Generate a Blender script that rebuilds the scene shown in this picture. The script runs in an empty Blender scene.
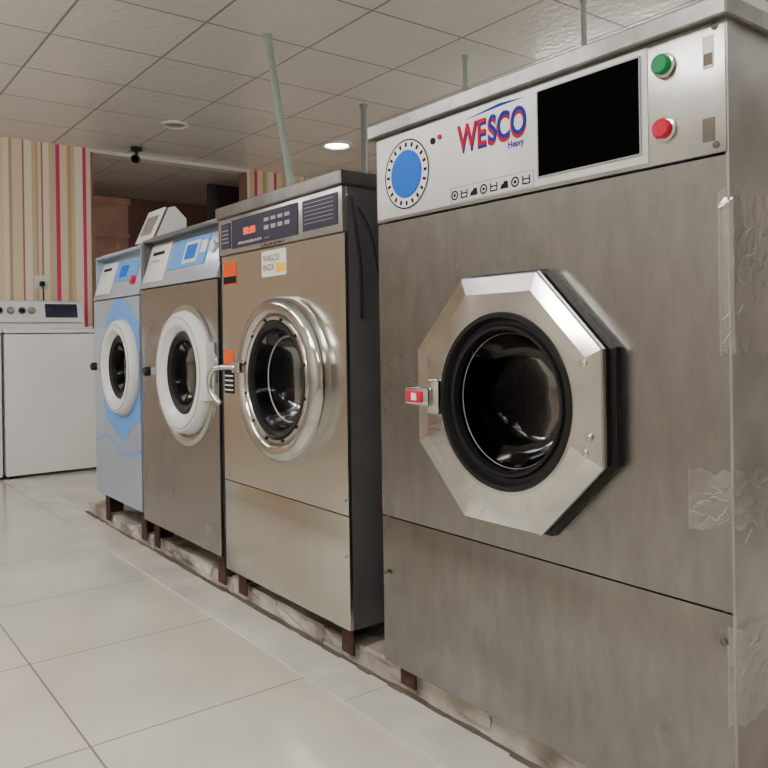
import bpy, bmesh, math, random
from mathutils import Matrix, Vector
random.seed(7)
S = bpy.context.scene
COL = S.collection
FZ = -0.04      # floor level
CZ = 2.53       # ceiling level

# ------------------------------------------------------------------ materials
def new_mat(name):
    m = bpy.data.materials.new(name); m.use_nodes = True
    nt = m.node_tree
    return m, nt, nt.nodes['Principled BSDF']

def mat(name, col, metal=0.0, rough=0.5, var=0.0, vscale=4.0, bump=0.0, bscale=40.0, stretch=(1,1,1), rvar=0.0, col2=None, lo=0.35, hi=0.7, spec=0.5):
    m, nt, b = new_mat(name)
    c = (*col, 1)
    b.inputs['Base Color'].default_value = c
    b.inputs['Metallic'].default_value = metal
    b.inputs['Roughness'].default_value = rough
    b.inputs['Specular IOR Level'].default_value = spec
    tc = nt.nodes.new('ShaderNodeTexCoord')
    if var > 0 or col2:
        mp = nt.nodes.new('ShaderNodeMapping'); mp.inputs['Scale'].default_value = stretch
        n = nt.nodes.new('ShaderNodeTexNoise'); n.inputs['Scale'].default_value = vscale; n.inputs['Detail'].default_value = 6
        nt.links.new(tc.outputs['Object'], mp.inputs['Vector']); nt.links.new(mp.outputs[0], n.inputs['Vector'])
        r = nt.nodes.new('ShaderNodeValToRGB')
        r.color_ramp.elements[0].position = lo; r.color_ramp.elements[1].position = hi
        if col2 is None:
            col2 = tuple(x*(1-var) for x in col)
        r.color_ramp.elements[0].color = (*col2, 1); r.color_ramp.elements[1].color = c
        nt.links.new(n.outputs['Fac'], r.inputs[0]); nt.links.new(r.outputs[0], b.inputs['Base Color'])
        if rvar > 0:
            mr = nt.nodes.new('ShaderNodeMapRange')
            mr.inputs['From Min'].default_value = .3; mr.inputs['From Max'].default_value = .7
            mr.inputs['To Min'].default_value = rough + rvar; mr.inputs['To Max'].default_value = max(.03, rough - rvar)
            nt.links.new(n.outputs['Fac'], mr.inputs[0]); nt.links.new(mr.outputs[0], b.inputs['Roughness'])
    if bump > 0:
        n2 = nt.nodes.new('ShaderNodeTexNoise'); n2.inputs['Scale'].default_value = bscale; n2.inputs['Detail'].default_value = 4
        bp = nt.nodes.new('ShaderNodeBump'); bp.inputs['Strength'].default_value = bump; bp.inputs['Distance'].default_value = .01
        nt.links.new(tc.outputs['Object'], n2.inputs['Vector']); nt.links.new(n2.outputs['Fac'], bp.inputs['Height'])
        nt.links.new(bp.outputs[0], b.inputs['Normal'])
    return m

def steel(name, col, rough, var=.2, scl=3.0, wave=.10, fine=.12):
    """brushed, slightly mottled stainless with faint smears"""
    m, nt, b = new_mat(name)
    b.inputs['Metallic'].default_value = 1
    tc = nt.nodes.new('ShaderNodeTexCoord')
    n = nt.nodes.new('ShaderNodeTexNoise'); n.inputs['Scale'].default_value = scl; n.inputs['Detail'].default_value = 5; n.inputs['Roughness'].default_value = .5
    nt.links.new(tc.outputs['Object'], n.inputs['Vector'])
    r = nt.nodes.new('ShaderNodeValToRGB'); r.color_ramp.elements[0].position = .25; r.color_ramp.elements[1].position = .75
    r.color_ramp.elements[0].color = (*[x*(1-var) for x in col], 1); r.color_ramp.elements[1].color = (*col, 1)
    nt.links.new(n.outputs['Fac'], r.inputs[0])
    mp = nt.nodes.new('ShaderNodeMapping'); mp.inputs['Scale'].default_value = (14, 14, 5)
    n2 = nt.nodes.new('ShaderNodeTexNoise'); n2.inputs['Scale'].default_value = 1.6; n2.inputs['Detail'].default_value = 9; n2.inputs['Roughness'].default_value = .72
    nt.links.new(tc.outputs['Object'], mp.inputs['Vector']); nt.links.new(mp.outputs[0], n2.inputs['Vector'])
    mf = nt.nodes.new('ShaderNodeMapRange'); mf.inputs['From Min'].default_value=.3; mf.inputs['From Max'].default_value=.7
    mf.inputs['To Min'].default_value = 1-fine; mf.inputs['To Max'].default_value = 1+fine*.6
    nt.links.new(n2.outputs['Fac'], mf.inputs[0])
    sc = nt.nodes.new('ShaderNodeVectorMath'); sc.operation='SCALE'
    nt.links.new(r.outputs[0], sc.inputs[0]); nt.links.new(mf.outputs[0], sc.inputs['Scale']); nt.links.new(sc.outputs[0], b.inputs['Base Color'])
    mr = nt.nodes.new('ShaderNodeMapRange'); mr.inputs['From Min'].default_value=.3; mr.inputs['From Max'].default_value=.7
    mr.inputs['To Min'].default_value = rough+.03; mr.inputs['To Max'].default_value = rough-.02
    nt.links.new(n.outputs['Fac'], mr.inputs[0]); nt.links.new(mr.outputs[0], b.inputs['Roughness'])
    n3 = nt.nodes.new('ShaderNodeTexNoise'); n3.inputs['Scale'].default_value = 2.2; n3.inputs['Detail'].default_value = 1
    nt.links.new(tc.outputs['Object'], n3.inputs['Vector'])
    bp2 = nt.nodes.new('ShaderNodeBump'); bp2.inputs['Strength'].default_value = wave; bp2.inputs['Distance'].default_value = .05
    nt.links.new(n3.outputs['Fac'], bp2.inputs['Height']); nt.links.new(bp2.outputs[0], b.inputs['Normal'])
    return m

def emit(name, col, s):
    m, nt, b = new_mat(name)
    b.inputs['Base Color'].default_value = (*col,1)
    b.inputs['Emission Color'].default_value = (*col,1); b.inputs['Emission Strength'].default_value = s
    return m

def glassy(name, tint=(.5,.5,.5), f=.12, rough=.04, gl=1.0):
    m, nt, b = new_mat(name); nt.nodes.remove(b)
    out = nt.nodes['Material Output']
    t = nt.nodes.new('ShaderNodeBsdfTransparent'); t.inputs[0].default_value = (*tint,1)
    g = nt.nodes.new('ShaderNodeBsdfGlossy'); g.inputs['Roughness'].default_value = rough; g.inputs[0].default_value=(gl,gl,gl,1)
    lw = nt.nodes.new('ShaderNodeFresnel'); lw.inputs[0].default_value = 1.45
    a = nt.nodes.new('ShaderNodeMath'); a.operation='ADD'; a.inputs[1].default_value = f; a.use_clamp=True
    mx = nt.nodes.new('ShaderNodeMixShader')
    nt.links.new(lw.outputs[0], a.inputs[0]); nt.links.new(a.outputs[0], mx.inputs[0]); nt.links.new(t.outputs[0], mx.inputs[1]); nt.links.new(g.outputs[0], mx.inputs[2])
    nt.links.new(mx.outputs[0], out.inputs[0])
    return m

def film(name):
    """thin crinkled clear film: mostly transparent, a small constant share of soft gloss"""
    m, nt, b = new_mat(name); nt.nodes.remove(b)
    out = nt.nodes['Material Output']
    t = nt.nodes.new('ShaderNodeBsdfTransparent'); t.inputs[0].default_value = (.97,.97,.97,1)
    g = nt.nodes.new('ShaderNodeBsdfGlossy'); g.inputs['Roughness'].default_value = .12
    mx = nt.nodes.new('ShaderNodeMixShader'); mx.inputs[0].default_value=.22
    nt.links.new(t.outputs[0], mx.inputs[1]); nt.links.new(g.outputs[0], mx.inputs[2]); nt.links.new(mx.outputs[0], out.inputs[0])
    return m

def tiles(name, c1, c2, grout, size, mortar, off, rough, bump=0.0, bscale=30, cloud=.06, spec=.5):
    m, nt, b = new_mat(name)
    tc = nt.nodes.new('ShaderNodeTexCoord')
    mp = nt.nodes.new('ShaderNodeMapping'); mp.inputs['Location'].default_value = (off[0], off[1], 0)
    br = nt.nodes.new('ShaderNodeTexBrick'); br.offset = 0; br.squash = 1
    br.inputs['Scale'].default_value = 1; br.inputs['Brick Width'].default_value = size; br.inputs['Row Height'].default_value = size
    br.inputs['Mortar Size'].default_value = mortar; br.inputs['Mortar Smooth'].default_value = .1; br.inputs['Bias'].default_value = 0
    br.inputs['Color1'].default_value = (*c1,1); br.inputs['Color2'].default_value=(*c2,1); br.inputs['Mortar'].default_value=(*grout,1)
    nt.links.new(tc.outputs['Object'], mp.inputs['Vector']); nt.links.new(mp.outputs[0], br.inputs['Vector'])
    n = nt.nodes.new('ShaderNodeTexNoise'); n.inputs['Scale'].default_value = 2.5; n.inputs['Detail'].default_value = 7
    nt.links.new(tc.outputs['Object'], n.inputs['Vector'])
    hs = nt.nodes.new('ShaderNodeMapRange'); hs.inputs['From Min'].default_value=.3; hs.inputs['From Max'].default_value=.7
    hs.inputs['To Min'].default_value=1-cloud*2; hs.inputs['To Max'].default_value=1.0
    nt.links.new(n.outputs['Fac'], hs.inputs[0])
    mul = nt.nodes.new('ShaderNodeVectorMath'); mul.operation='SCALE'
    nt.links.new(br.outputs['Color'], mul.inputs[0]); nt.links.new(hs.outputs[0], mul.inputs['Scale'])
    nt.links.new(mul.outputs[0], b.inputs['Base Color'])
    b.inputs['Specular IOR Level'].default_value = spec
    mr = nt.nodes.new('ShaderNodeMapRange'); mr.inputs['To Min'].default_value = rough; mr.inputs['To Max'].default_value = .7
    nt.links.new(br.outputs['Fac'], mr.inputs[0]); nt.links.new(mr.outputs[0], b.inputs['Roughness'])
    inv = nt.nodes.new('ShaderNodeMath'); inv.operation='SUBTRACT'; inv.inputs[0].default_value = 1
    nt.links.new(br.outputs['Fac'], inv.inputs[1])
    bp = nt.nodes.new('ShaderNodeBump'); bp.inputs['Strength'].default_value=.4; bp.inputs['Distance'].default_value=.002
    nt.links.new(inv.outputs[0], bp.inputs['Height'])
    if bump>0:
        n2 = nt.nodes.new('ShaderNodeTexNoise'); n2.inputs['Scale'].default_value=bscale; n2.inputs['Detail'].default_value=4
        nt.links.new(tc.outputs['Object'], n2.inputs['Vector'])
        b2 = nt.nodes.new('ShaderNodeBump'); b2.inputs['Strength'].default_value=bump; b2.inputs['Distance'].default_value=.01
        nt.links.new(n2.outputs['Fac'], b2.inputs['Height']); nt.links.new(bp.outputs[0], b2.inputs['Normal'])
        nt.links.new(b2.outputs[0], b.inputs['Normal'])
    else:
        nt.links.new(bp.outputs[0], b.inputs['Normal'])
    return m

def stripes(name):
    m, nt, b = new_mat(name); b.inputs['Roughness'].default_value=.6
    tc = nt.nodes.new('ShaderNodeTexCoord'); sp = nt.nodes.new('ShaderNodeSeparateXYZ')
    nt.links.new(tc.outputs['Object'], sp.inputs[0])
    ad = nt.nodes.new('ShaderNodeMath'); ad.operation='ADD'; ad.inputs[1].default_value = 9.0
    mo = nt.nodes.new('ShaderNodeMath'); mo.operation='MODULO'; mo.inputs[1].default_value = .9
    dv = nt.nodes.new('ShaderNodeMath'); dv.operation='DIVIDE'; dv.inputs[1].default_value = .9
    nt.links.new(sp.outputs['Y'], ad.inputs[0]); nt.links.new(ad.outputs[0], mo.inputs[0]); nt.links.new(mo.outputs[0], dv.inputs[0])
    r = nt.nodes.new('ShaderNodeValToRGB'); r.color_ramp.interpolation='CONSTANT'
    cr=(.72,.60,.43); tan=(.48,.34,.22); mag=(.55,.035,.15); brn=(.36,.17,.14); wh=(.78,.70,.57); be=(.60,.47,.32)
    seq=[(0,cr),(.06,wh),(.10,tan),(.125,cr),(.2,brn),(.212,wh),(.27,be),(.30,tan),(.315,cr),(.34,brn),(.352,wh),(.40,be),(.452,mag),(.482,cr),(.54,tan),(.57,be),(.60,wh),(.662,mag),(.692,cr),(.75,be),(.8,wh),(.84,tan),(.87,cr)]
    el=r.color_ramp.elements
    el[0].position=0; el[0].color=(*seq[0][1],1); el[1].position=seq[1][0]/.9; el[1].color=(*seq[1][1],1)
    for p,c in seq[2:]:
        e=el.new(p/.9); e.color=(*c,1)
    nt.links.new(dv.outputs[0], r.inputs[0]); nt.links.new(r.outputs[0], b.inputs['Base Color'])
    return m

M={}
M['steelA']=steel('stainless_dull',(.300,.294,.285),.26,.22,2.0,.10,.20)
M['steelB']=steel('stainless_warm',(.60,.58,.535),.22,.14,1.5,.05,.06)
M['steelC']=steel('stainless_grey',(.37,.367,.36),.26,.15,2.0,.06,.10)
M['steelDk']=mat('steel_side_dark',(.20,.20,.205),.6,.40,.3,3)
M['lid']=steel('lid_steel',(.28,.275,.27),.32,.3,5,.08,.25)
M['chrome']=mat('chrome',(.66,.655,.64),1,.10,.35,7,rvar=.04)
M['chromeS']=mat('chrome_satin',(.62,.62,.61),1,.20,.15,12)
M['side']=mat('side_metal',(.40,.40,.40),.9,.28,.35,6,bump=.10,bscale=6)
M['black']=mat('black_rubber',(.007,.007,.008),0,.42,spec=.3)
M['blackg']=mat('black_display',(.002,.002,.002),0,.8,spec=0)
M['dark']=mat('dark_void',(.02,.02,.02),0,.7)
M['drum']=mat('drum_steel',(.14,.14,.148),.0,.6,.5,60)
M['panelW']=mat('panel_white_sheet',(.60,.60,.61),.25,.33,.18,7)
M['panelS']=mat('panel_silver',(.46,.46,.45),.8,.30,.35,8)
M['white']=mat('white_enamel',(.80,.81,.82),0,.22,.05,3)
M['whiteP']=mat('white_plastic',(.66,.67,.68),0,.3)
M['greyP']=mat('grey_plastic',(.30,.31,.32),0,.35)
M['bluegrey']=mat('pale_blue_metal',(.42,.50,.62),.5,.28,.12,3)
M['silverblue']=mat('silver_blue_panel',(.45,.52,.62),.4,.28,.1,4)
M['blueL']=mat('light_blue_graphic',(.11,.31,.72),0,.4,spec=.3)
M['dial']=mat('dial_blue',(.015,.13,.60),0,.6,spec=.12)
M['green']=mat('green_button',(.005,.22,.07),0,.3,spec=.3)
M['red']=mat('red_button',(.52,.008,.04),0,.3,spec=.3)
M['redW']=mat('red_ink',(.42,.008,.025),0,.6,spec=.1)
M['navy']=mat('navy_ink',(.012,.025,.26),0,.6,spec=.1)
M['ink']=mat('black_ink',(.012,.012,.016),0,.6,spec=.1)
M['orange']=mat('orange_label',(.68,.09,.01),0,.5,spec=.2)
M['yellow']=mat('yellow_label',(.75,.52,.04),0,.5,spec=.2)
M['paper']=mat('paper_label',(.74,.73,.69),0,.5,.1,30)
M['rust']=mat('rusty_iron',(.085,.034,.026),.2,.8,.6,14,bump=.5,bscale=50)
M['conc']=mat('old_concrete',(.52,.49,.44),0,.85,vscale=6,bump=.5,bscale=22,col2=(.17,.14,.115),lo=.34,hi=.60)
M['pinktile']=mat('broken_tile',(.48,.38,.34),0,.6,.4,12)
M['purple']=mat('dark_purple_label',(.028,.026,.055),0,.35,spec=.25)
M['led']=emit('led_digits',(1,.10,.04),1.0)
M['fill_light']=emit('fill_lamp_emit',(1,.968,.925),33)  # emission shared by the added lamps out of view
M['ceilglow']=emit('ceiling_glow',(1,.97,.92),22)  # emission standing in for a soft glow on the ceiling
M['pipe']=mat('grey_green_pipe',(.33,.40,.355),0,.45,.2,5)
M['pipe2']=mat('grey_pipe',(.24,.25,.24),.3,.45,.2,5)
M['brown']=mat('brown_wall',(.24,.125,.10),0,.7,.2,2)
M['pink']=mat('clay_block',(.42,.25,.20),0,.8,.25,5)
M['wood']=mat('dark_wood',(.025,.016,.016),0,.5,.4,8,stretch=(8,8,1))
M['wall']=mat('plain_wall',(.66,.60,.52),0,.7,.1,2)
M['stripe']=stripes('striped_wallpaper')
M['ceil']=tiles('ceiling_panels',(.72,.718,.71),(.68,.678,.67),(.24,.24,.235),.6,.007,(.05,.17),.22,bump=.35,bscale=22,cloud=.03)
M['ceilw']=mat('ceiling_white',(.62,.61,.60),0,.5)
M['floor']=tiles('floor_tiles',(.68,.65,.575),(.65,.62,.548),(.22,.20,.165),.6,.003,(.10,.10),.12,cloud=.10,spec=.6)
M['border']=mat('border_tile',(.70,.675,.61),0,.20,.22,5)
M['grime']=mat('grime',(.15,.125,.10),0,.7,.4,8)
M['glass']=glassy('door_glass',(.34,.345,.355),.0,.10,.22)
M['tape']=film('clear_tape')
M['glint']=mat('tape_glint',(.62,.62,.61),0,.2)  # pale colour painted for highlights on the crinkled tape

# ------------------------------------------------------------------ helpers
def empty(name, loc):
    e=bpy.data.objects.new(name,None); e.location=loc; e.empty_display_size=.2; COL.objects.link(e); return e
def link(o, parent):
    COL.objects.link(o)
    if parent:
        o.parent=parent; o.matrix_parent_inverse=Matrix.Translation(-Vector(parent.location))
def mk(name, bm, m, parent=None, smooth=False, recalc=True, ang=28):
    if recalc: bmesh.ops.recalc_face_normals(bm, faces=bm.faces)
    me=bpy.data.meshes.new(name); bm.to_mesh(me); bm.free(); me.materials.append(m)
    if smooth:
        for p in me.polygons: p.use_smooth=True
        me.set_sharp_from_angle(angle=math.radians(ang))
    o=bpy.data.objects.new(name,me); link(o,parent); return o
def addbox(bm,x0,x1,y0,y1,z0,z1):
    r=bmesh.ops.create_cube(bm,size=1,matrix=Matrix.Translation(((x0+x1)/2,(y0+y1)/2,(z0+z1)/2))@Matrix.Diagonal((abs(x1-x0),abs(y1-y0),abs(z1-z0),1)))
    return r['verts']
def box(name,x0,x1,y0,y1,z0,z1,m,parent=None,bev=0,seg=2):
    bm=bmesh.new(); addbox(bm,x0,x1,y0,y1,z0,z1)
    if bev: bmesh.ops.bevel(bm,geom=bm.edges[:],offset=bev,segments=seg,affect='EDGES',profile=.5)
    return mk(name,bm,m,parent,smooth=bool(bev))
def boxes(name,L,m,parent=None):
    bm=bmesh.new()
    for b in L: addbox(bm,*b)
    return mk(name,bm,m,parent)
def rbox(name,c,size,rx,m,parent=None,bev=0,rz=0,ry=0):
    bm=bmesh.new(); addbox(bm,-size[0]/2,size[0]/2,-size[1]/2,size[1]/2,-size[2]/2,size[2]/2)
    if bev: bmesh.ops.bevel(bm,geom=bm.edges[:],offset=bev,segments=2,affect='EDGES',profile=.5)
    mt=Matrix.Translation(c)@Matrix.Rotation(rz,4,'Z')@Matrix.Rotation(ry,4,'Y')@Matrix.Rotation(rx,4,'X')
    bmesh.ops.transform(bm,matrix=mt,verts=bm.verts)
    return mk(name,bm,m,parent,smooth=bool(bev))
def prism_x(name,pts,x0,x1,m,parent=None,bev=0):
    bm=bmesh.new()
    a=[bm.verts.new((x0,y,z)) for y,z in pts]; b=[bm.verts.new((x1,y,z)) for y,z in pts]
    bm.faces.new(a); bm.faces.new(b[::-1]); n=len(pts)
    for i in range(n): bm.faces.new((a[i],b[i],b[(i+1)%n],a[(i+1)%n]))
    if bev: bmesh.ops.bevel(bm,geom=bm.edges[:],offset=bev,segments=2,affect='EDGES',profile=.5)
    return mk(name,bm,m,parent,smooth=bool(bev))
def prism_xz(name,pts,y0,y1,m,parent=None):
    bm=bmesh.new()
    a=[bm.verts.new((x,y0,z)) for x,z in pts]; b=[bm.verts.new((x,y1,z)) for x,z in pts]
    bm.faces.new(a); bm.faces.new(b[::-1]); n=len(pts)
    for i in range(n): bm.faces.new((a[i],b[i],b[(i+1)%n],a[(i+1)%n]))
    return mk(name,bm,m,parent)
def circ(cx,cz,r,y,n=64,sx=1):
    return [(cx+r*sx*math.cos(2*math.pi*i/n),y,cz+r*math.sin(2*math.pi*i/n)) for i in range(n)]
def octl(cx,cz,R,y,n=64):
    o=[]
    for i in range(n):
        a=360*i/n; k=((a+22.5)%45)-22.5; r=R/math.cos(math.radians(k))
        o.append((cx+r*math.cos(math.radians(a)),y,cz+r*math.sin(math.radians(a))))
    return o
def loft(name,loops,m,parent=None,cap0=False,cap1=False,cyc=False,smooth=True,ang=38):
    bm=bmesh.new(); V=[[bm.verts.new(p) for p in L] for L in loops]; n=len(loops[0])
    K=len(V)
    for k in range(K if cyc else K-1):
        A=V[k];B=V[(k+1)%K]
        for i in range(n): bm.faces.new((A[i],A[(i+1)%n],B[(i+1)%n],B[i]))
    if cap0: bm.faces.new(V[0])
    if cap1: bm.faces.new(V[-1])
    return mk(name,bm,m,parent,smooth=smooth,ang=ang)
def lathe(name,prof,cx,cz,m,parent=None,cap0=False,cap1=False,cyc=False,n=64):
    return loft(name,[circ(cx,cz,r,y,n) for r,y in prof],m,parent,cap0,cap1,cyc)
def panel_hole(name,x0,x1,z0,z1,cx,cz,r,y,th,m,parent):
    A=[2*math.pi*i/72 for i in range(72)]+[math.atan2(z-cz,x-cx)%(2*math.pi) for x in(x0,x1) for z in(z0,z1)]
    A=sorted(A); out=[];inn=[]
    for a in A:
        c,s=math.cos(a),math.sin(a); t=1e9
        if c>1e-9:t=min(t,(x1-cx)/c)
        if c<-1e-9:t=min(t,(x0-cx)/c)
        if s>1e-9:t=min(t,(z1-cz)/s)
        if s<-1e-9:t=min(t,(z0-cz)/s)
        out.append((cx+t*c,cz+t*s)); inn.append((cx+r*c,cz+r*s))
    L=[[(x,y,z) for x,z in inn],[(x,y,z) for x,z in out],[(x,y+th,z) for x,z in out],[(x,y+th,z) for x,z in inn]]
    return loft(name,L,m,parent,cyc=True,smooth=False)
def cyl(name,p0,p1,r,m,parent=None,n=20,r2=None):
    p0=Vector(p0);p1=Vector(p1);d=p1-p0
    bm=bmesh.new(); bmesh.ops.create_cone(bm,cap_ends=True,segments=n,radius1=r,radius2=r if r2 is None else r2,depth=d.length,matrix=Matrix.Translation((p0+p1)/2)@d.to_track_quat('Z','Y').to_matrix().to_4x4())
    return mk(name,bm,m,parent,smooth=True)
def tube(name,pts,r,m,parent=None,spl='NURBS'):
    cu=bpy.data.curves.new(name,'CURVE'); cu.dimensions='3D'; cu.bevel_depth=r; cu.bevel_resolution=3; cu.use_fill_caps=True
    s=cu.splines.new(spl); s.points.add(len(pts)-1)
    for i,p in enumerate(pts): s.points[i].co=(*p,1)
    if spl=='NURBS': s.order_u=3; s.use_endpoint_u=True
    cu.materials.append(m); o=bpy.data.objects.new(name,cu); link(o,parent); return o
def text(name,body,x,y,z,size,m,parent,width=None,off=0.0,rx=math.pi/2,ext=.0006,shear=0):
    cu=bpy.data.curves.new(name,'FONT'); cu.body=body; cu.size=size; cu.extrude=ext; cu.offset=off; cu.shear=shear
    cu.materials.append(m); o=bpy.data.objects.new(name,cu); COL.objects.link(o)
    bpy.context.view_layer.update()
    if width and o.dimensions.x>0: o.scale=(width/o.dimensions.x,1,1)
    o.location=(x,y,z); o.rotation_euler=(rx,0,0)
    if parent: o.parent=parent; o.matrix_parent_inverse=Matrix.Translation(-Vector(parent.location))
    return o
def shell(x0,x1,y0,y1,z0,z1,m,parent):
    t=.012
    boxes('cabinet_body',[(x0,x0+t,y0,y1,z0,z1),(x1-t,x1,y0,y1,z0,z1),(x0+t,x1-t,y1-t,y1,z0,z1),(x0+t,x1-t,y0,y1-t,z1-t,z1),(x0+t,x1-t,y0,y1-t,z0,z0+t)],m,parent)
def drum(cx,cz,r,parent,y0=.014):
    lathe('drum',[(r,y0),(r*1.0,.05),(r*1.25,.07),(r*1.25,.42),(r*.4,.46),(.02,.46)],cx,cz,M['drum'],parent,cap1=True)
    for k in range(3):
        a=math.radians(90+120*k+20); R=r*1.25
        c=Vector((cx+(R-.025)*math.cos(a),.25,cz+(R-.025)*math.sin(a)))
        rbox('drum_lifter',c,(.05,.30,.035),0,M['drum'],parent,.008,ry=-a)
def legs(L,zb,parent):
    k=0
    for x in L:
        k+=1
        boxes('leg_%d'%k,[(x-.03,x+.03,.03,.036,.0,zb),(x-.03,x-.024,.036,.12,.03,zb),(x-.03,x+.03,.60,.606,.031,zb)],M['rust'],parent)

# ------------------------------------------------------------------ room shell
XW=-6.6
box('floor',-9.9,3.1,-3.3,3.8,FZ-.1,FZ,M['floor'])
box('ceiling',XW,3.1,-3.3,3.8,CZ,CZ+.1,M['ceil'])
boxes('wall_left',[(XW-.12,XW,-3.3,.73,FZ,CZ+.1),(XW-.12,XW,2.17,3.8,FZ,CZ+.1)],M['stripe'])
box('trim_3',XW-.12,XW,.73,2.17,CZ-.03,CZ+.1,M['ceilw'])
box('wall_back',XW,3.1,3.8,3.9,FZ,CZ+.1,M['wall'])
box('wall_front',XW,3.1,-3.4,-3.3,FZ,CZ+.1,M['wall'])
box('wall_right',3.1,3.2,-3.4,3.9,FZ,CZ+.1,M['wall'])
boxes('wall_passage',[(-9.9,-9.8,-.2,3.3,FZ,CZ),(-9.8,XW-.12,-.2,-.1,FZ,CZ),(-9.8,XW-.12,3.2,3.3,FZ,CZ)],M['brown'])
box('ceiling_passage',-9.9,XW-.12,-.2,3.3,CZ-.03,CZ+.1,M['ceil'])
boxes('column_passage',[(-8.0,-7.7,1.02,1.42,FZ,2.28),(-8.02,-7.68,1.0,1.44,2.28,2.34),(-8.02,-7.69,1.0,1.44,1.95,1.99)],M['pink'])
box('wall_partition',-8.6,-8.5,1.5,3.2,FZ,CZ-.03,M['brown'])
e=empty('door_1',(XW-.2,2.05,FZ))
box('door_leaf',XW-.45,XW-.41,1.97,2.30,FZ,2.44,M['wood'],e)
boxes('door_panels',[(XW-.41,XW-.4,2.0,2.27,.3,1.2),(XW-.41,XW-.4,2.0,2.27,1.35,2.3)],M['wood'],e)
boxes('trim_1',[(XW-.13,XW+.012,.73,.745,FZ,CZ-.03),(XW-.13,XW+.012,2.155,2.17,FZ,CZ-.03)],M['brown'])
bm=bmesh.new(); x=-5.9
while x<1.6:
    addbox(bm,x+.0015,x+.5985,-.105,.055,FZ,FZ+.006); x+=.6
mk('trim_2',bm,M['border'])
e=empty('concrete_curb',(-2.3,.45,FZ))
bm=bmesh.new(); x=-4.5
while x<-.45:
    w=random.uniform(.14,.38); h=random.uniform(-.008,.0)
    addbox(bm,x+.002,min(x+w,-.4),.048+random.uniform(0,.018),.92,FZ,.03+h); x+=w
bmesh.ops.subdivide_edges(bm,edges=bm.edges[:],cuts=3,use_grid_fill=True)
for v in bm.verts:
    if v.co.y<.1 and v.co.z>FZ+.002: v.co.y+=random.uniform(-.004,.008)
mk('curb_blocks',bm,M['conc'],e)
boxes('curb_tile_slabs',[(-1.80,-1.68,.04,.5,.03,.042),(-.66,-.44,.04,.5,.03,.042),(-2.66,-2.62,.05,.4,.03,.04)],M['pinktile'],e)
bm=bmesh.new(); x=-4.5
while x<-.5:
    w=random.uniform(.04,.12); addbox(bm,x,x+w,.044-random.uniform(0,.009),.06,FZ+.006,FZ+.008+random.uniform(0,.003)); x+=w
mk('grime_line',bm,M['grime'],e)

# ------------------------------------------------------------------ MACHINE 1 (large, octagonal door)
x0,x1=-1.66,-.682
e=empty('industrial_washing_machine',(-1.17,.45,0))
cx,cz=-1.155,.785
ox=-1.178
shell(x0,x1,.012,.95,.06,1.452,M['side'],e)
panel_hole('front_panel',x0,x1,.4515,1.2235,cx,cz,.20,0,.012,M['steelA'],e)
box('kick_panel',x0,x1,0,.012,.06,.448,M['steelA'],e,.0015)
box('control_panel',x0,x1,-.004,.012,1.228,1.452,M['panelS'],e,.002)
box('top_lid',x0-.015,x1+.012,-.022,.97,1.452,1.487,M['lid'],e,.003,1)
box('seam_backing',x0+.013,x1-.013,.013,.02,.44,.46,M['dark'],e)
boxes('corner_strip',[(x1-.002,x1+.003,-.002,.03,.06,1.452)],M['side'],e)
box('panel_sheet',x0+.008,-.83,-.006,-.004,1.236,1.446,M['panelW'],e)
box('display_window',-1.09,-.846,-.008,-.0055,1.255,1.432,M['blackg'],e)
boxes('display_recess',[(-1.0925,-1.09,-.009,-.005,1.2525,1.4345),(-.846,-.8435,-.009,-.005,1.2525,1.4345),(-1.09,-.846,-.009,-.005,1.2525,1.255),(-1.09,-.846,-.009,-.005,1.432,1.4345)],M['greyP'],e)
dx,dz=-1.528,1.338
lathe('dial_face',[(.088,-.0062),(.088,-.0075)],dx,dz,M['whiteP'],e,cap1=True)
lathe('dial_knob',[(.060,-.0075),(.060,-.010),(.057,-.011)],dx,dz,M['dial'],e,cap1=True)
bm=bmesh.new()
for k in range(20):
    a=2*math.pi*k/20; vs=addbox(bm,-.0055,.0055,-.0009,.0009,-.0035,.0035)
    bmesh.ops.transform(bm,verts=vs,matrix=Matrix.Translation((dx+.074*math.cos(a),-.0078,dz+.074*math.sin(a)))@Matrix.Rotation(-a,4,'Y'))
mk('dial_marks',bm,M['ink'],e)
lathe('dial_ring',[(.088,-.0076),(.088,-.0082),(.0845,-.0082),(.0845,-.0076)],dx,dz,M['ink'],e)
text('logo_shadow','WE',-1.335,-.0062,1.352,.086,M['navy'],e,.096,.003)
text('logo_text','WE',-1.335,-.0074,1.357,.084,M['redW'],e,.092,.0012)
text('logo_shadow','SCO',-1.239,-.0062,1.352,.086,M['redW'],e,.116,.003)
text('logo_text','SCO',-1.236,-.0074,1.358,.084,M['navy'],e,.111,.0010)
text('logo_subtitle','Heavy',-1.178,-.0062,1.332,.022,M['navy'],e,.046,.0003)
prism_xz('logo_swoosh',[(-1.31,1.425),(-1.20,1.437),(-1.125,1.432),(-1.20,1.430)],-.0068,-.006,M['navy'],e)
boxes('symbol_strip_frame',[(-1.365,-1.105,-.0066,-.006,1.2725,1.2745),(-1.365,-1.105,-.0066,-.006,1.2375,1.2395),(-1.366,-1.363,-.0066,-.006,1.238,1.274),(-1.107,-1.104,-.0066,-.006,1.238,1.274)],M['greyP'],e)
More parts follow.
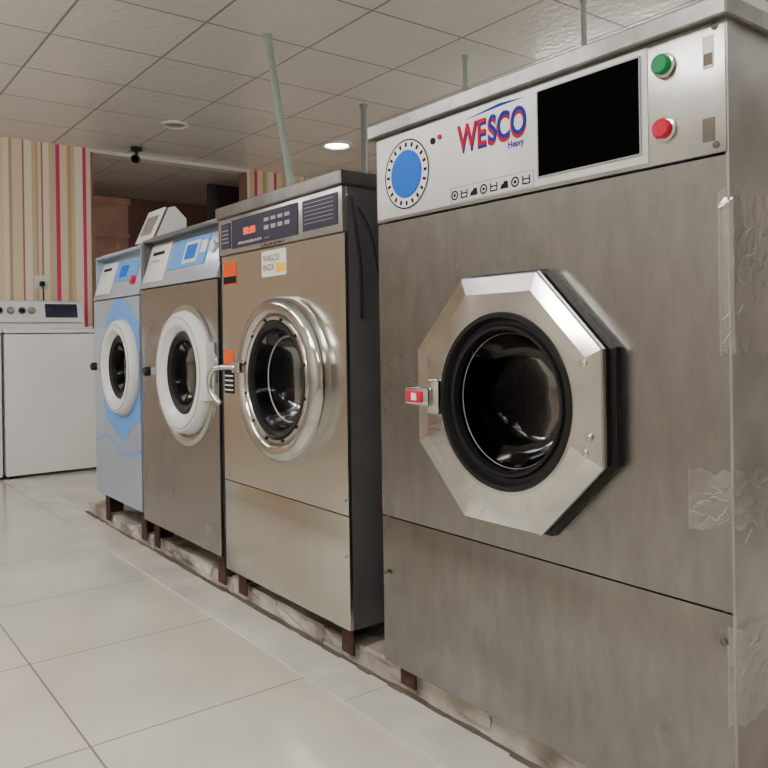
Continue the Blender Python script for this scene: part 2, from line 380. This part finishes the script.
for k in range(8):
    X=-1.350+k*.032
    if k%3==0:
        lathe('symbol_ring',[(.0115,-.0062),(.0115,-.0068),(.0080,-.0068),(.0080,-.0062)],X,1.256,M['ink'],e,n=20)
        lathe('symbol_dot',[(.004,-.0062),(.004,-.0068)],X,1.256,M['ink'],e,cap1=True,n=12)
    elif k%3==1:
        boxes('symbol_tub',[(X-.011,X+.011,-.0068,-.006,1.246,1.249),(X-.011,X-.008,-.0068,-.006,1.249,1.265),(X+.008,X+.011,-.0068,-.006,1.249,1.265),(X-.008,X+.008,-.0066,-.006,1.256,1.259)],M['ink'],e)
    else:
        prism_xz('symbol_iron',[(X-.013,1.247),(X+.012,1.247),(X+.010,1.263),(X-.002,1.263),(X-.002,1.259),(X-.008,1.257)],-.0066,-.006,M['ink'],e)
lathe('indicator_red',[(.006,-.006),(.006,-.009)],-1.40,1.405,M['redW'],e,cap1=True,n=20)
lathe('indicator_black',[(.008,-.006),(.008,-.009)],-1.425,1.40,M['ink'],e,cap1=True,n=20)
def button(nm,x,z,m):
    lathe(nm+'_collar',[(.022,-.006),(.022,-.010),(.018,-.012)],x,z,M['chromeS'],e,cap1=True,n=32)
    lathe(nm,[(.0175,-.012),(.0175,-.023),(.015,-.026)],x,z,m,e,cap1=True,n=32)
button('green_button',-.794,1.402,M['green']); button('red_button',-.794,1.288,M['red'])
boxes('panel_stickers',[(-.722,-.702,-.0055,-.004,1.375,1.43)],M['paper'],e)
boxes('panel_stickers',[(-.724,-.702,-.0055,-.004,1.25,1.29),(-.72,-.704,-.0058,-.0055,1.38,1.40)],M['grime'],e)
for (X,Z) in ((-.70,1.443),(-.70,1.242),(-1.645,.30),(-.70,.40),(-.70,.09)):
    lathe('screw',[(.006,-.004),(.006,-.006),(.004,-.007)],X,Z,M['grime'],e,cap1=True,n=16)
R=.270
loft('door_gasket',[octl(ox,cz,R+.006,0),octl(ox,cz,R+.006,-.012),octl(ox,cz,R-.004,-.016),octl(ox,cz,R-.004,-.034),circ(cx,cz,.2,-.034),circ(cx,cz,.2,0)],M['black'],e,smooth=False)
loft('door_frame',[octl(ox,cz,R-.002,-.034),octl(ox,cz,R,-.036),octl(ox,cz,R,-.044),octl(ox,cz,R-.003,-.047),octl((ox+cx)/2,cz,R-.040,-.060),circ(cx,cz,.197,-.064),circ(cx,cz,.190,-.064),circ(cx,cz,.188,-.03)],M['chrome'],e,smooth=False)
lathe('door_seal',[(.191,-.062),(.188,-.068),(.178,-.068),(.172,-.052),(.164,-.052),(.160,-.058),(.153,-.058),(.148,-.04),(.148,.02)],cx,cz,M['black'],e)
lathe('glass_bowl',[(.148,-.045),(.142,-.030),(.127,.02),(.107,.055),(.085,.068),(.05,.075),(.005,.078)],cx,cz,M['glass'],e,cap1=True)
lathe('bowl_rim',[(.147,-.036),(.1455,-.038),(.144,-.036),(.1455,-.034)],cx,cz,M['greyP'],e,cyc=True)
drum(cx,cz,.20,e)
for (dxx,dzz) in ((.215,.085),(.225,-.055),(.215,-.085)):
    lathe('door_bolt',[(.008,-.056),(.008,-.063),(.005,-.066)],cx+dxx,cz+dzz,M['chromeS'],e,cap1=True,n=16)
box('latch_bracket',cx-.225,cx-.182,-.080,-.05,cz-.040,cz+.040,M['chrome'],e,.006)
box('latch_handle',cx-.290,cx-.205,-.092,-.070,cz-.022,cz+.022,M['chrome'],e,.007)
box('latch_red_grip',cx-.280,cx-.222,-.096,-.091,cz-.014,cz+.013,M['red'],e,.002)
box('latch_label',cx-.258,cx-.240,-.0975,-.0955,cz-.009,cz+.008,M['paper'],e)
legs([-1.60,-.75],.06,e)
def tape(name,ptsfn,nu,nv,m,parent):
    bm=bmesh.new(); V=[[bm.verts.new(ptsfn(u/nu,v/nv)) for v in range(nv+1)] for u in range(nu+1)]
    for u in range(nu):
        for v in range(nv):
            bm.faces.new((V[u][v],V[u+1][v],V[u+1][v+1])); bm.faces.new((V[u][v],V[u+1][v+1],V[u][v+1]))
    return mk(name,bm,m,parent,smooth=False,recalc=False)
def wrapfn(za,zb,front,back):
    def f(u,v):
        s=-front+u*(front+back); j=.002+random.uniform(0,.0035)
        z=za+(zb-za)*v+random.uniform(-.008,.008)+.01*math.sin(u*9)
        if s<0: return (x1+s,-j*.8,z)
        return (x1+.004+j,s-.004,z)
    return f
tape('tape_band',wrapfn(.585,.68,.08,.45),40,8,M['tape'],e)
tape('tape_band',wrapfn(.88,1.16,.018,.35),34,22,M['tape'],e)
tape('tape_band',wrapfn(.26,.42,.012,.35),34,12,M['tape'],e)
def wr(n,sx,sz,cxx,czz,side=False):
    for k in range(n):
        a=random.uniform(-.6,.9); L=random.uniform(.012,.035); px=cxx+random.uniform(-sx,sx); pz=czz+random.uniform(-sz,sz); P=[]
        for q in range(5):
            t=q/4-.5; u=px+t*L*math.cos(a)+random.uniform(-.002,.002); w=pz+t*L*math.sin(a)+random.uniform(-.003,.003)
            P.append((x1+.008,u,w) if side else (min(u,x1+.002),-.004,w))
        tube('tape_glint',P,random.uniform(.0002,.00045),M['glint'],e)  # thin pale threads stand in for glints on tape creases
wr(10,.045,.03,-.735,.635); wr(5,.008,.13,-.685,1.02); wr(10,.06,.10,.07,1.02,True); wr(8,.06,.06,.07,.63,True); wr(5,.06,.08,.07,.35,True)

# ------------------------------------------------------------------ MACHINE 2
x0,x1=-2.615,-1.82; cx,cz=-2.160,.795
e=empty('industrial_washing_machine',(-2.2,.4,0))
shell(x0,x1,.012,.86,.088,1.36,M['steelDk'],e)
panel_hole('front_panel',x0,x1,.4165,1.2245,cx,cz,.20,0,.012,M['steelB'],e)
box('kick_panel',x0,x1,0,.012,.088,.413,M['steelB'],e,.0015)
box('seam_backing',x0+.013,x1-.013,.013,.02,.40,.43,M['dark'],e)
box('control_panel',x0,x1,-.008,.012,1.228,1.36,M['panelS'],e,.003)
box('top_lid',x0-.01,x1+.01,-.02,.88,1.36,1.402,M['lid'],e,.004,1)
boxes('display_bezel',[(x0+.02,x0+.09,-.011,-.008,1.25,1.34),(-2.51,-2.06,-.011,-.008,1.245,1.345),(-2.03,-1.84,-.011,-.008,1.25,1.342)],M['purple'],e)
text('digits','88:88',-2.42,-.0115,1.285,.035,M['led'],e,.085)
text('panel_text','PROGRAM  ---',-2.46,-.0115,1.255,.012,M['paper'],e,.22)
boxes('keys',[(-2.27+k*.045,-2.24+k*.045,-.013,-.011,1.285,1.298) for k in range(4)]+[(-2.27+k*.045,-2.24+k*.045,-.013,-.011,1.312,1.323) for k in range(4)],M['greyP'],e)
boxes('label_lines',[(-2.02,-1.86,-.0118,-.011,1.27+k*.012,1.2715+k*.012) for k in range(6)],M['greyP'],e)
boxes('label_lines',[(x0+.03,x0+.08,-.0118,-.011,1.27+k*.014,1.274+k*.014) for k in range(4)],M['greyP'],e)
text('brand_plate','LAUNDRY',-2.30,-.0085,1.231,.012,M['ink'],e,.16)
box('warning_label',-2.60,-2.50,-.0015,0,1.12,1.20,M['orange'],e); box('warning_label',-2.60,-2.50,-.002,-.0015,1.125,1.15,M['ink'],e)
box('paper_tag',-2.31,-2.15,-.0015,0,1.13,1.215,M['paper'],e); box('paper_tag',-2.215,-2.155,-.002,-.0015,1.14,1.17,M['yellow'],e)
text('tag_text','WASCO\nINOX',-2.30,-.002,1.18,.03,M['ink'],e,.11,ext=.0002)
box('warning_label',-2.605,-2.53,-.0015,0,.82,.885,M['orange'],e); box('warning_label',-2.605,-2.53,-.0015,0,.73,.815,M['ink'],e)
boxes('warning_label',[(-2.60,-2.535,-.002,-.0015,.74+k*.017,.745+k*.017) for k in range(4)],M['paper'],e)
lathe('door_ring',[(.262,0),(.265,-.015),(.262,-.035),(.250,-.050),(.232,-.056),(.214,-.050),(.206,-.038),(.203,-.01)],cx,cz,M['chrome'],e)
lathe('door_inner_ring',[(.206,-.036),(.200,-.046),(.190,-.046),(.184,-.034),(.178,-.030)],cx,cz,M['chromeS'],e)
lathe('door_gasket',[(.186,-.036),(.180,-.044),(.164,-.040),(.156,-.02),(.153,.03)],cx,cz,M['black'],e)
lathe('glass_bowl',[(.158,-.03),(.150,-.015),(.135,.03),(.11,.060),(.085,.072),(.05,.08),(.005,.082)],cx,cz,M['glass'],e,cap1=True)
lathe('bowl_rim',[(.140,.010),(.138,.008),(.135,.010),(.137,.013)],cx,cz,M['greyP'],e,cyc=True)
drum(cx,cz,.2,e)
for k in range(12):
    a=2*math.pi*(k+.5)/12
    lathe('rim_screw',[(.005,-.045),(.005,-.050)],cx+.195*math.cos(a),cz+.195*math.sin(a),M['ink'],e,cap1=True,n=12)
tube('door_handle',[(cx-.22,-.05,cz+.035),(cx-.25,-.09,cz+.037),(cx-.32,-.11,cz+.03),(cx-.345,-.11,cz-.02),(cx-.33,-.105,cz-.065),(cx-.30,-.09,cz-.09)],.009,M['chromeS'],e)
box('handle_mount',cx-.25,cx-.20,-.070,-.04,cz+.015,cz+.055,M['chromeS'],e,.006)
lathe('screw',[(.007,0),(.007,-.004)],-1.84,.30,M['greyP'],e,cap1=True,n=16)
lathe('screw',[(.007,0),(.007,-.004)],-1.84,.46,M['greyP'],e,cap1=True,n=16)
tube('side_cable',[(x1+.006,.02,1.33),(x1+.02,.03,1.22),(x1+.012,.05,1.10),(x1+.006,.05,.98)],.004,M['black'],e)
tube('side_cable',[(x1+.008,.04,1.30),(x1+.03,.07,1.25),(x1+.02,.10,1.12),(x1+.006,.14,1.02)],.003,M['black'],e)
legs([-2.55,-1.88],.088,e)

# ------------------------------------------------------------------ MACHINES 3 & 4 common
def white_door(cx,cz,r,e):
    lathe('door_ring',[(r,0),(r*1.0,-.012),(r*.985,-.030),(r*.94,-.042),(r*.80,-.046),(r*.76,-.042),(r*.70,-.018),(r*.62,-.010)],cx,cz,M['whiteP'],e)
    lathe('door_gasket',[(r*.675,-.018),(r*.62,-.024),(r*.54,-.014),(r*.50,.03)],cx,cz,M['black'],e)
    lathe('glass_bowl',[(r*.57,-.015),(r*.53,.0),(r*.46,.04),(r*.3,.06),(.005,.062)],cx,cz,M['glass'],e,cap1=True)
    lathe('ring_groove',[(r*.91,-.0435),(r*.90,-.046),(r*.89,-.0445)],cx,cz,M['greyP'],e)
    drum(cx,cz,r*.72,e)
x0,x1=-3.45,-2.655; cx,cz=-2.945,.795
e=empty('industrial_washing_machine',(-3.05,.4,0))
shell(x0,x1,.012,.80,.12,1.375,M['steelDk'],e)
panel_hole('front_panel',x0,x1,.12,1.15,cx,cz,.18,0,.012,M['steelC'],e)
prism_x('control_panel',[(-.006,1.156),(.06,1.372),(.2,1.372),(.2,1.156)],x0,x1,M['silverblue'],e,.004)
box('top_lid',x0-.005,x1+.005,.045,.82,1.372,1.392,M['lid'],e,.004)
sl=-math.atan2(.066,.216)
def onp(z): return -.006+(z-1.156)*.066/.216
def pbox(nm,xa,xb,za,zb,m,th=.004,bev=0):
    zc=(za+zb)/2; rbox(nm,((xa+xb)/2,onp(zc)-th/2,zc),(xb-xa,th,(zb-za)*1.04),sl,m,e,bev)
pbox('blue_sticker',-3.16,-2.80,1.22,1.34,M['blueL']); pbox('screen_frame',-3.02,-2.88,1.235,1.325,M['whiteP'],.006)
pbox('screen',-3.00,-2.90,1.25,1.31,M['dial'],.008)
pbox('drawer_seam',-3.42,-3.19,1.18,1.35,M['whiteP'],.005,.002)
pbox('label_text',-3.38,-3.25,1.30,1.315,M['ink'],.0065); pbox('label_text',-3.38,-3.29,1.27,1.277,M['greyP'],.0065)
rbox('selector_ring',(-2.83,onp(1.29)-.006,1.29),(.05,.008,.055),sl,M['whiteP'],e,.003)
lathe('selector_knob',[(.024,onp(1.28)-.002),(.024,onp(1.28)-.014),(.018,onp(1.28)-.016)],-2.74,1.28,M['whiteP'],e,cap1=True,n=24)
lathe('door_surround',[(.282,0),(.282,-.006),(.262,-.010),(.25,-.002)],cx-.01,cz-.012,M['chromeS'],e)
white_door(cx,cz,.245,e)
box('door_hinge',cx+.205,cx+.262,-.040,-.0,cz-.10,cz+.12,M['whiteP'],e,.008)
lathe('handle_knob',[(.014,-.04),(.020,-.052),(.020,-.070),(.014,-.078)],cx-.275,cz-.0,M['black'],e,cap0=True,cap1=True,n=20)
rbox('handle_arm',(cx-.255,-.042,cz),(.07,.022,.03),0,M['greyP'],e,.006)
legs([-3.38,-2.72],.12,e)

x0,x1=-4.14,-3.475; cx,cz=-3.705,.80
e=empty('industrial_washing_machine',(-3.8,.4,0))
shell(x0,x1,.012,.76,.145,1.36,M['bluegrey'],e)
panel_hole('front_panel',x0,x1,.145,1.13,cx,cz,.17,0,.012,M['bluegrey'],e)
prism_x('control_panel',[(-.006,1.136),(.06,1.352),(.2,1.352),(.2,1.136)],x0,x1,M['silverblue'],e,.004)
def onp(z): return -.006+(z-1.136)*.066/.216
box('top_lid',x0-.005,x1+.005,.045,.78,1.352,1.375,M['greyP'],e,.004)
pbox('blue_sticker',-3.86,-3.56,1.215,1.31,M['blueL']); pbox('screen',-3.80,-3.70,1.235,1.29,M['dial'],.007)
pbox('detergent_drawer',-4.11,-3.88,1.16,1.32,M['whiteP'],.006,.002)
pbox('red_stop',-3.60,-3.56,1.19,1.23,M['red'],.016,.005)
pbox('label_text',-4.07,-3.95,1.28,1.295,M['ink'],.0075)
outer=[];n=96
for k in range(n):
    a=2*math.pi*k/n; c,s=math.cos(a),math.sin(a)
    t=.315+.022*math.cos(3*a+.6) if s>=0 else .315+.02*math.cos(3*a+.6)+.05*math.sin(-a*1)**2*(1+.5*math.sin(7*a))*.6
    if c>1e-6: t=min(t,(x1-.002-cx)/c)
    if c<-1e-6: t=min(t,(x0+.02-cx)/c)
    outer.append((cx+t*c,cz+t*s))
inner=[(cx+.18*math.cos(2*math.pi*k/n),cz+.18*math.sin(2*math.pi*k/n)) for k in range(n)]
loft('blue_graphic',[[(x,-.0016,z) for x,z in inner],[(x,-.0016,z) for x,z in outer],[(x,-.0002,z) for x,z in outer]],M['blueL'],e,smooth=False)
low=[(x0+.02+(x1-.022-x0)*k/24, .42+.03*math.sin(k/24*6.5)) for k in range(25)]
prism_xz('blue_wave',low+[(x,z-.012) for x,z in low[::-1]],-.0016,-.0002,M['blueL'],e)
lathe('door_surround',[(.236,-.0017),(.236,-.008),(.230,-.010),(.225,-.002)],cx,cz,M['silverblue'],e)
white_door(cx,cz,.226,e)
lathe('handle_knob',[(.014,-.04),(.020,-.052),(.020,-.070),(.014,-.078)],cx-.245,cz-.0,M['black'],e,cap0=True,cap1=True,n=20)
rbox('handle_arm',(cx-.23,-.042,cz),(.07,.022,.03),0,M['greyP'],e,.006)
legs([-4.06,-3.54],.145,e)

e=empty('soap_dispenser_box',(-3.6,.15,1.376))
prism_x('hopper_body',[(.075,1.376),(.150,1.545),(.18,1.555),(.24,1.50),(.24,1.376)],-3.70,-3.49,M['greyP'],e,.003)
rbox('hopper_flap',(-3.595,.103,1.468),(.215,.006,.175),-.418,M['whiteP'],e,.002)
rbox('hopper_label',(-3.595,.0985,1.468),(.14,.004,.10),-.418,M['panelS'],e)
prism_x('hopper_cover',[(.085,1.40),(.150,1.545),(.18,1.553),(.235,1.50),(.235,1.40)],-3.488,-3.482,M['whiteP'],e,0)

# ------------------------------------------------------------------ top-loading washers (facing +X)
def toploader(ya,yb,xf):
    e=empty('top_loading_washer',(xf-.33,(ya+yb)/2,FZ))
    box('cabinet',xf-.62,xf,ya,yb,FZ+.02,.985,M['white'],e,.012,3)
    box('top_deck',xf-.64,xf+.012,ya-.004,yb+.004,.99,1.02,M['white'],e,.010,3)
    box('lid',xf-.46,xf-.03,ya+.06,yb-.06,1.02,1.035,M['white'],e,.006)
    bm=bmesh.new(); P=[(xf-.44,1.02),(xf-.50,1.235),(xf-.53,1.25),(xf-.64,1.25),(xf-.64,1.02)]
    a=[bm.verts.new((x,ya,z)) for x,z in P]; b=[bm.verts.new((x,yb,z)) for x,z in P]
    bm.faces.new(a); bm.faces.new(b[::-1])
    for i in range(5): bm.faces.new((a[i],b[i],b[(i+1)%5],a[(i+1)%5]))
    bmesh.ops.bevel(bm,geom=bm.edges[:],offset=.008,segments=2,affect='EDGES',profile=.5)
    mk('control_console',bm,M['white'],e,smooth=True)
    for k,yy in enumerate((ya+.06,ya+.14,ya+.22,ya+.29)):
        z=1.17; xs=xf-.44-.06*(z-1.02)/.215
        cyl('knob_base',(xs-.004,yy,z),(xs+.008,yy,z),.028,M['chromeS'],e); cyl('knob',(xs+.006,yy,z),(xs+.03,yy,z),.018,M['ink'] if k%2==0 else M['greyP'],e)
    z=1.17; xs=xf-.44-.06*(z-1.02)/.215
    rbox('display',(xs+.003,yb-.17,z),(.01,.24,.11),0,M['purple'],e,.002,ry=-.272)
    rbox('panel_stripe',(xf-.44-.06*(.055)/.215+.002,(ya+yb)/2,1.075),(.006,yb-ya-.03,.012),0,M['greyP'],e,0,ry=-.272)
    for (x,y) in ((xf-.06,ya+.05),(xf-.06,yb-.05),(xf-.56,ya+.05),(xf-.56,yb-.05)):
        cyl('foot',(x,y,FZ),(x,y,FZ+.03),.02,M['black'],e)
toploader(-.075,.605,-5.94); toploader(-.775,-.095,-5.94)
e=empty('wall_socket',(XW+.01,.331,1.40))
box('plate',XW,XW+.012,.28,.385,1.35,1.46,M['whiteP'],e,.003)
box('plug',XW+.012,XW+.05,.315,.35,1.37,1.41,M['black'],e,.004)
tube('cord',[(XW+.04,.333,1.37),(XW+.05,.335,1.32),(XW+.03,.34,1.22),(XW+.03,.35,1.0)],.005,M['black'],e)

# ------------------------------------------------------------------ pipes, cameras, ceiling discs, added lamps
def pipe(p0,p1,r,m):
    e=empty('ceiling_pipe',p0); cyl('tube',p0,p1,r,m,e)
    d=(Vector(p1)-Vector(p0)).normalized()
    cyl('ceiling_flange',Vector(p1)-d*.012,p1,r*1.35,m,e)
pipe((-3.25,.72,1.393),(-3.62,.76,CZ),.020,M['pipe'])
pipe((-4.33,1.90,FZ),(-4.33,1.90,CZ),.022,M['pipe2'])
pipe((-3.24,1.83,FZ),(-3.24,1.83,CZ),.015,M['pipe'])
pipe((-2.37,1.79,FZ),(-2.37,1.79,CZ),.013,M['pipe'])
e=empty('security_camera',(-6.35,1.03,2.48))
cyl('base',(-6.35,1.03,CZ),(-6.35,1.03,CZ-.03),.045,M['black'],e); cyl('stem',(-6.35,1.03,CZ-.03),(-6.35,1.03,CZ-.07),.014,M['black'],e)
cyl('housing',(-6.41,1.05,CZ-.085),(-6.27,.99,CZ-.115),.035,M['black'],e); cyl('lens',(-6.27,.99,CZ-.115),(-6.262,.987,CZ-.117),.025,M['blackg'],e)
def zlathe(nm,prof,x,y,m,e,cap=True):
    L=[[(x+r*math.cos(2*math.pi*i/40),y+r*math.sin(2*math.pi*i/40),z) for i in range(40)] for r,z in prof]
    loft(nm,L,m,e,cap1=cap)
def ceil_disc(x,y,on,r=.09):
    e=empty('ceiling_disc',(x,y,CZ))
    zlathe('trim_ring',[(r,CZ),(r,CZ-.012),(r*.8,CZ-.016),(r*.72,CZ-.004)],x,y,M['whiteP'],e,False)
    zlathe('lens',[(r*.75,CZ-.005),(r*.7,CZ-.008)],x,y,M['ceilglow'] if on else M['greyP'],e)
ceil_disc(-5.51,1.02,False,.10)  # unlit disc for the round ceiling vent
ceil_disc(-5.35,2.36,True,.13)  # emissive disc added where the ceiling shows a soft glow
def fill_panel(x,y):  # added panel lamp out of view, there to light the room
    e=empty('added_fill_panel',(x,y,CZ))
    box('frame',x-.31,x+.31,y-.31,y+.31,CZ-.012,CZ,M['whiteP'],e,.002)
    box('diffuser',x-.28,x+.28,y-.28,y+.28,CZ-.0135,CZ-.0115,M['fill_light'],e)
for p in ((-1.2,-2.4),(.8,.4)): fill_panel(*p)
def fill_batten(x,y,L=1.2):  # added unseen lamp, brightens the ceiling and the back area
    e=empty('added_hanging_lamp',(x,y,2.36))
    box('housing',x-L/2,x+L/2,y-.04,y+.04,2.385,2.41,M['whiteP'],e,.004)
    box('diffuser',x-L/2+.02,x+L/2-.02,y-.06,y+.06,2.31,2.384,M['fill_light'],e,.015)
    for s in(-.4,.4): cyl('rod',(x+s*L,y,2.41),(x+s*L,y,CZ),.005,M['greyP'],e)
for p in ((-4.7,-1.75),(-3.0,-1.75),(-1.2,-1.5),(.8,-1.5),(-.6,2.7),(-3.2,3.1)): fill_batten(*p)
e=empty('added_fill_panel',(-7.7,.5,CZ-.03)); box('diffuser',-8.0,-7.5,.15,.50,CZ-.045,CZ-.03,M['fill_light'],e)  # hidden lamp added to brighten the passage

# ------------------------------------------------------------------ world + camera
w=bpy.data.worlds.new('world'); S.world=w; w.use_nodes=True
w.node_tree.nodes['Background'].inputs[0].default_value=(.8,.85,.9,1); w.node_tree.nodes['Background'].inputs[1].default_value=.3
cd=bpy.data.cameras.new('camera'); cam=bpy.data.objects.new('camera',cd); COL.objects.link(cam); S.camera=cam
cd.sensor_width=36; cd.lens=36*775/768; cd.shift_y=-47/768; cd.clip_start=.02
cam.matrix_world=Matrix.Translation((0,-1.25,.925))@Matrix.Rotation(math.radians(52.72),4,'Z')@Matrix.Rotation(math.pi/2,4,'X')@Matrix.Rotation(-.015,4,'Z')
